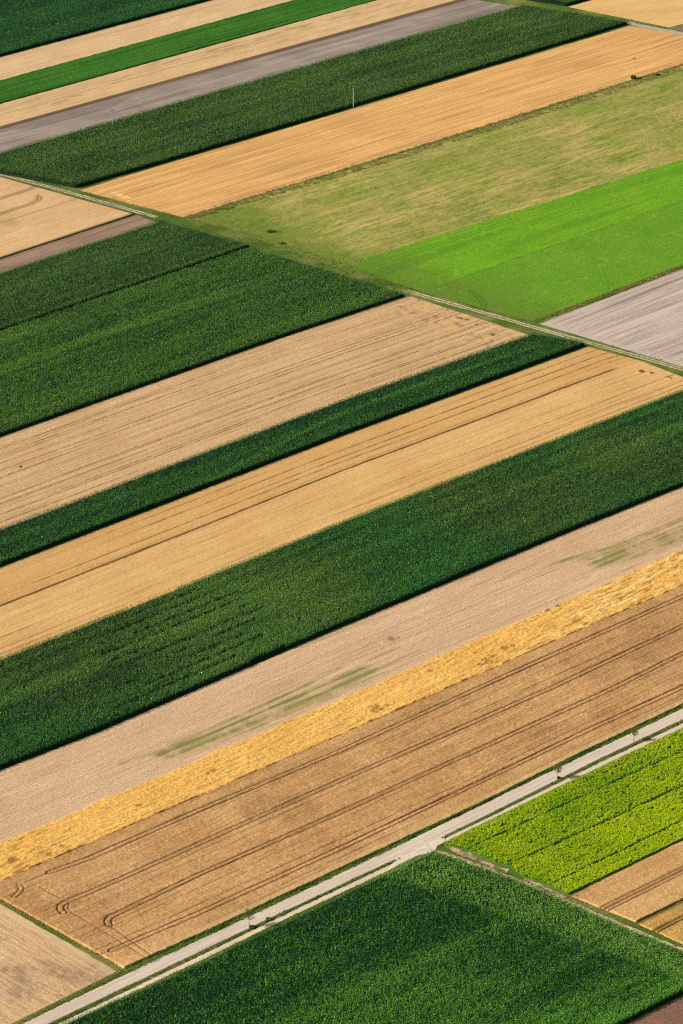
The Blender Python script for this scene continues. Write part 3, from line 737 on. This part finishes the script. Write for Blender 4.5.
o = sheet('path', two(K_lo, K_hi), m2, .8, .5, base=.07, relief=.01, edge=.15, kind='structure'); tag(o, 'narrow pale gravel path beside the concrete road')
o = sheet('path_junction', two([(388, 871.5), (404, 863.2), (416, 857), (424, 854.3), (431, 853.2), (436, 850.8), (438, 845.8), (445, 842)], [(396, 859.0), (420, 847.2), (441, 837.2), (446, 834.8)]), m2, .4, .4, base=.128, relief=.008, edge=.5, kind='structure', skirt=True,
          feat=lambda P, U, V: (0 * U, .4 * ruts(P, [[(425, 838), (428, 846), (432, 850)], [(395, 856), (412, 852), (434, 849)]], 0, .3), .5 * fbm(U * .3, V * .3, 115))); tag(o, 'worn pale junction where the side track meets the road')
m3 = S_('earth_track', (206, 182, 142), (186, 160, 118), weed=(96, 118, 48), grain=.35, bump=.15, light=(230, 214, 184))
gm = lambda P, U, V: (sst(.30, .12, np.abs(V)) * .9, 0 * U, .5 + 0 * U)
o = ribbon('track', [(434, 850), (446, 853.5), (460, 858.8), (480, 866.2), (520, 881), (540, 890), (582, 908), (624, 926), (683, 950), (780, 991)], 1.5, m3, .06, seed=120,
           feat=lambda P, U, V: (.35 * sst(.5, .65, fbm(U * .15, V, 121)), 0 * U, .4 + 0 * U)); tag(o, 'narrow pale earth side track along the foreground maize')
o = ribbon('track', [(402, 289.5), (440, 300.7), (490, 314.5), (531, 326.5), (588, 342.5), (640, 357), (683, 369.5), (800, 403)], 2.9, m3, .05, seed=122, nv=13,
           feat=lambda P, U, V: (sst(.55, .25, np.abs(V)), 0 * U, .3 * sst(.5, .8, np.abs(V)))); tag(o, 'two-rut farm track crossing between the green plots and the stubble')
o = ribbon('track', [(-70, 155), (0, 173.6), (60, 190), (120, 207), (158, 217.6)], 2.9, m3, .05, seed=124, nv=13,
           feat=lambda P, U, V: (sst(.55, .25, np.abs(V)), 0 * U, .4 * sst(.5, .8, np.abs(V)))); tag(o, 'two-rut farm track ending at the pointed maize')
m5 = S_('asphalt_grey', (178, 170, 156), (160, 150, 138), grain=.2)
o = ribbon('track', [(626, 22.3), (645, 26.6), (668, 31), (700, 38), (800, 58)], 5.0, m5, .05, seed=126, feat=lambda P, U, V: (0 * U, 0 * U, .2 + 0 * U)); tag(o, 'grey farm track at the top edge beyond the maize tip')
m6 = S_('stony_soil', (222, 190, 154), (190, 150, 116), weed=(90, 104, 40), dark=(120, 84, 60), light=(226, 200, 172), grain=.8, patch=.8, bump=1.0)
fb = lambda P, U, V: (.9 * sst(.5, .6, fbm(P[..., 0] * .3, P[..., 1] * .3, 130)), .7 * sst(.52, .62, fbm(P[..., 0] * .8, P[..., 1] * .6, 131)), .4 * sst(.55, .7, fbm(P[..., 0] * .5, P[..., 1] * .5, 132)))
o = ribbon('bare_ground', [(446, 845.5), (458, 851.5), (472, 857), (487, 864), (498, 869), (509, 871.5)], 2.6, m6, .04, feat=fb, seed=133, jag=.5, step=.4); tag(o, 'stony bare ground along the corner of the yellow-green crop')
o = ribbon('bare_ground', [(522, 879), (533, 883), (545, 888), (556, 893), (568, 897.5)], 2.0, m6, .04, feat=fb, seed=134, jag=.5, step=.4); tag(o, 'second stony bare stretch beside the yellow-green crop')

# ------------------------------------------------------------------ grass verges and banks (uncountable)
def gs(*a, **k): return grass_strip('grass', *a, **k)
gs(two(ext(R_hi, 128, None)[0:1] + [(200, 939.5), (290, 897.3), (390, 849.7), (471, 809.7), (583, 755.7), (683, 708.4), (773, 665.7)], LW2), 7, .55, c1=(40, 92, 14), c2=(118, 160, 42), dryf=.04, lump=.9, seed=201,
   label='lush dark green grass verge between the ripe wheat and the concrete road')
gs(two([(-60, 1063), (22, 1024), (100, 986.5), (126, 974)], [(-60, 1059), (14, 1024), (100, 982.5), (124, 970)]), 5, .4, c1=(60, 76, 26), c2=(140, 136, 60), dryf=.2, seed=202, label='thin dull grass edge between the corner stubble and the road')
gs(two([(-60, 1080), (58.5, 1023.5), (129, 989.5), (200, 955.5), (290, 911.9), (380, 869.2), (401, 859)], [(-60, 1076.5), (49, 1024.5), (100, 1000.5), (200, 952.8), (290, 909.8), (380, 867.4), (400, 858)]), 6, .45, lump=1.0,
   c1=(44, 78, 20), c2=(120, 140, 54), seed=203, dryf=.12, label='grass strip between road and gravel path, before the junction')
gs(two([(442, 839.5), (480, 821.3), (606, 759.2), (683, 722.9), (773, 680.5)], [(441.5, 838.5), (480, 819.8), (600.6, 759.3), (683, 720.5), (773, 678)]), 6, .45, lump=1.0, c1=(52, 84, 24), c2=(128, 146, 60), seed=204, dryf=.15,
   label='grass strip between road and gravel path, beyond the junction')
gs(two([(-20, 1068), (72, 1024.5), (150, 990), (299, 920), (390, 876), (430, 856)], [(-60, 1087), (67, 1024.8), (139, 990.3), (200, 961.8), (290, 917.8), (390, 870.8), (420, 856.3)]), 5, .35, c1=(84, 122, 24), c2=(160, 178, 64), seed=205, dryf=.08, lump=.4,
   label='yellow-green grass margin between the gravel path and the foreground maize')
gs(two([(445, 844), (480, 827), (617, 761), (683, 730), (773, 687)], [(436, 848), (480, 825.3), (617, 759.4), (683, 728.4), (773, 686)]), 6, .3, c1=(60, 110, 20), c2=(130, 160, 40), seed=206, label='thin green edge between the gravel path and the yellow-green crop')
gs(two(L_H1, L_S3), 2.2, .65, K=7, r=.42, w=.09, c1=(78, 84, 50), c2=(172, 164, 102), bare=.33, seed=207, dryf=.4, lump=1.2, label='rough weedy grass bank between golden-orange stubble and meadow')
gs(two([(533, 323.5), (600, 299.5), (683, 268.5), (773, 234.5)], [(532, 321), (600, 295.5), (683, 265), (773, 233)]), 3.5, .6, K=7, r=.4, w=.09, c1=(84, 92, 36), c2=(156, 150, 74), seed=208, dryf=.3, lump=1.0, label='dry grass bank under the bright green plots')
gs(two([(-60, 867), (0, 903), (120, 971)], [(-60, 865), (0, 899), (60, 932.5), (126, 968)]), 4, .35, c1=(90, 96, 40), c2=(160, 146, 74), seed=209, dryf=.3, label='thin dry grass line between ripe wheat and corner stubble')
gs(two([(404, 292), (440, 303), (531, 329), (588, 345), (683, 372)], [(402, 286.5), (440, 297), (531, 323), (588, 339), (683, 366)]), .8, .25, c1=(90, 110, 40), c2=(160, 160, 80), seed=210, dryf=.3, label='low grass along the two-rut track by the stubble')
gs(two([(0, 176), (90, 201), (165, 222)], [(0, 170), (76, 189.5), (183, 217.5)]), 1.0, .3, c1=(80, 110, 34), c2=(150, 150, 70), seed=211, dryf=.2, label='grass edges of the two-rut track beside the golden-orange stubble')
gs(two([(178, 224), (254, 247), (341, 275), (408, 296)], [(190, 219), (270, 240), (352, 268), (415, 290)]), 1.6, .35, c1=(62, 100, 26), c2=(132, 152, 50), seed=212, dryf=.08, label='green grass lane along the end of the big maize fields')
gs(two([(436, 853), (480, 868.5), (540, 893), (624, 929.5), (683, 954), (770, 990)], [(436, 849), (480, 863), (540, 887), (575, 899), (640, 926), (700, 952), (770, 982)]), 2.5, .3, c1=(64, 98, 28), c2=(140, 150, 60), seed=213, dryf=.15, label='grass edges of the narrow side track')
gs(two([(628, 23), (645, 25.5), (668, 30)], [(618, 17), (640, 23), (667, 28.5)]), 1.5, .5, c1=(40, 100, 24), c2=(90, 150, 40), seed=214, label='bright grass strip beside the grey track at the top')

# ------------------------------------------------------------------ trees, bushes, poles
def tube(path, radii, n=8):
    path = np.asarray(path, float); V, F = [], []
    for i, (p, r) in enumerate(zip(path, radii)):
        d = path[min(i + 1, len(path) - 1)] - path[max(i - 1, 0)]; d /= np.linalg.norm(d)
        a = np.cross(d, (0.3, 1, .1)); a /= np.linalg.norm(a); b = np.cross(d, a)
        for k in range(n): V.append(p + r * (a * math.cos(2 * math.pi * k / n) + b * math.sin(2 * math.pi * k / n)))
    for i in range(len(path) - 1):
        for k in range(n): F.append((i * n + k, i * n + (k + 1) % n, (i + 1) * n + (k + 1) % n, (i + 1) * n + k))
    return np.array(V), np.array(F)

def merge(parts):
    Vs, Fs, off = [], [], 0
    for V, F in parts: Vs.append(V); Fs.append(F + off); off += len(V)
    return np.vstack(Vs), np.vstack(Fs)

def empty(name, loc):
    o = bpy.data.objects.new(name, None); COL.objects.link(o); o.location = loc; o.empty_display_size = .5
    return o

BARK = plain_mat('bark', (120, 104, 86), .9, .35, 6)
TLEAF = leaf_mat('tree_leaf', .6, .2)
def young_tree(px, py_base, py_top, crown_w, label, seed):
    r_ = np.random.default_rng(seed)
    b, h = height_at(px, py_base, py_top)
    t = empty('young_tree', (b[0], b[1], 0)); tag(t, label, 'tree', 'young trees along the concrete road')
    bz = np.array([b[0], b[1], 0])
    sway = lambda z: np.array([.10 * math.sin(z + seed), .10 * math.cos(1.3 * z + seed), z])
    link_mesh('trunk', tube([bz + sway(z) for z in np.linspace(0, h * .86, 8)], np.linspace(.11, .03, 8))[0], [tube([bz + sway(z) for z in np.linspace(0, h * .86, 8)], np.linspace(.11, .03, 8))[1]], [BARK], parent=t, origin=bz, smooth=True)
    tips, limbs = [], []
    for k in range(11):
        z = h * (.42 + .45 * k / 11); yaw = k * 2.4 + r_.uniform(-.4, .4); L = crown_w * .5 * (1.0 - .45 * abs(k / 10 - .35)) * r_.uniform(.75, 1.15)
        p0 = bz + sway(z); e = p0 + np.array([math.cos(yaw) * L, math.sin(yaw) * L, L * r_.uniform(.5, .9)])
        mid = (p0 + e) / 2 + np.array([0, 0, .12])
        limbs.append(tube([p0, mid, e], [.035, .022, .008], 5)); tips += [e, (mid + e) / 2, mid]
    V, F = merge(limbs)
    link_mesh('limbs', V, [F], [BARK], parent=t, origin=bz, smooth=True)
    tips.append(bz + sway(h * .9))
    Vs, Cs = [], []
    for c in tips:
        n = int(r_.integers(24, 46)); o_ = r_.normal(0, crown_w * .085, (n, 3)); pts = c + o_
        for p in pts:
            a = r_.normal(0, 1, 3); a /= np.linalg.norm(a); bb = np.cross(a, r_.normal(0, 1, 3)); bb /= np.linalg.norm(bb)
            s = r_.uniform(.07, .13)
            Vs += [p - a * s, p + bb * s * .6, p + a * s, p - bb * s * .6]
            tt = r_.uniform(0, 1); Cs += [lin(70, 82, 34, .9) * (1 - tt) + lin(128, 134, 62, .9) * tt] * 4
    link_mesh('crown', np.array(Vs), [np.arange(len(Vs)).reshape(-1, 4)], [TLEAF], cols={'tint': np.array(Cs)}, parent=t, origin=bz)
    return t
young_tree(557.5, 779.5, 764.5, 2.9, 'olive-green bushy young tree beside the yellow-green crop, nearer the road junction', 3)
young_tree(634, 742, 728, 2.3, 'slim young tree on the grass strip closest to the right edge of the photo', 5)
young_tree(249.3, 928.3, 908.8, 3.1, 'thin sparse young tree on the grass strip opposite the foreground maize', 8)

def bush(px, py, hgt, wid, label, seed, group=None):
    r_ = np.random.default_rng(seed); b = ground([(px, py)])[0]
    n = int(260 * wid * hgt)
    th, rr, zz = r_.uniform(0, 6.28, n), np.sqrt(r_.uniform(.1, 1, n)), r_.uniform(.08, 1, n)
    prof = np.sqrt(np.clip(1 - (zz - .35) ** 2 / .5, .05, 1)) * (1 + .3 * np.sin(3 * th + seed))
    P = np.stack([b[0] + wid / 2 * rr * prof * np.cos(th), b[1] + wid / 2 * rr * prof * np.sin(th)], 1)
    V, q, C = leaves(P, np.full(n, .05), 4, .28, .1, lin(58, 84, 28, 1.1), lin(122, 144, 58, 1.1), lo=.5, z0=zz * hgt)
    st = empty('bush', (b[0], b[1], 0)); tag(st, label, 'bush', group)
    bz = np.array([b[0], b[1], 0])
    link_mesh('foliage', V, [q], [TLEAF], cols={'tint': C}, parent=st, origin=bz)
    S, F = merge([tube([bz, bz + np.array([.25 * wid * math.cos(a), .25 * wid * math.sin(a), hgt * .7])], [.05, .015], 5) for a in (0.3, 2.2, 4.4)])
    link_mesh('stem', S, [F], [BARK], parent=st, origin=bz)
bush(633.5, 79, 1.5, 2.2, 'dark bush at the foot of the pole on the rough grass bank', 31)
bush(638.5, 79.3, .7, 1.8, 'low dark bush just beside the pole-foot bush on the grass bank', 32)
bush(657.5, 75.8, .9, 1.8, 'small lone dark bush farther along the rough grass bank', 33)
bush(271.4, 232, .6, 3.4, 'wide low green bush in the meadow near the maize corner', 34)
bush(283, 244, .35, 2.0, 'small dark scrubby bush in the meadow by the grass lane', 35)
bush(559, 779, .5, 1.0, 'low bush at the foot of the olive-green young tree', 36)
bush(252, 928.3, .6, 1.4, 'rounded bush at the foot of the sparse young tree', 37)
bush(269, 920, .4, 1.6, 'leafy low bush on the grass strip above the gravel path, beside the sparse tree shadow', 38)

POLE = plain_mat('pole_concrete', (196, 190, 178), .85, .15, 2)
STEEL = plain_mat('galvanised_steel', (96, 92, 98), .5, .15, 5, metallic=.5)
CERAM = plain_mat('insulator_ceramic', (92, 60, 48), .3, .1, 5)
def power_pole(px, py, ptop, label, yaw):
    b, h = height_at(px, py, ptop)
    t = empty('power_pole', (b[0], b[1], 0)); t.rotation_euler = (0, 0, yaw); tag(t, label, 'power pole', 'power poles across the far fields')
    def part(name, V, F, m):
        me = bpy.data.meshes.new(name); me.from_pydata([tuple(x) for x in V], [], [tuple(int(i) for i in f) for f in F]); me.materials.append(m)
        o = bpy.data.objects.new(name, me); COL.objects.link(o); o.parent = t; return o
    V, F = tube([(0, 0, 0), (0, 0, h * .5), (0, 0, h - .15), (0, 0, h)], [.19, .155, .12, .03], 10); part('pole_shaft', V, F, POLE)
    V, F = merge([tube([(-.95, 0, h - .55), (0, 0, h - .5), (.95, 0, h - .55)], [.11, .12, .11], 6), tube([(-.6, 0, h - .55), (0, 0, h - 1.15)], [.03, .03], 5), tube([(.6, 0, h - .55), (0, 0, h - 1.15)], [.03, .03], 5)]); part('crossarm', V, F, STEEL)
    for x, z in ((-.85, h - .5), (0, h), (.85, h - .5)):
        V, F = tube([(x, 0, z), (x, 0, z + .08), (x, 0, z + .1), (x, 0, z + .2), (x, 0, z + .22), (x, 0, z + .34)], [.05, .05, .15, .12, .08, .06], 8); part('insulator', V, F, CERAM)
power_pole(353.3, 107.8, 86.2, 'pale power pole standing at the edge between maize and golden-orange stubble', .5)
power_pole(112.6, 127.8, 109.5, 'power pole standing inside the maize field close to its grey bare strip', .7)
power_pole(633.6, 78.3, 57.3, 'power pole rising from the bush on the rough grass bank', .6)
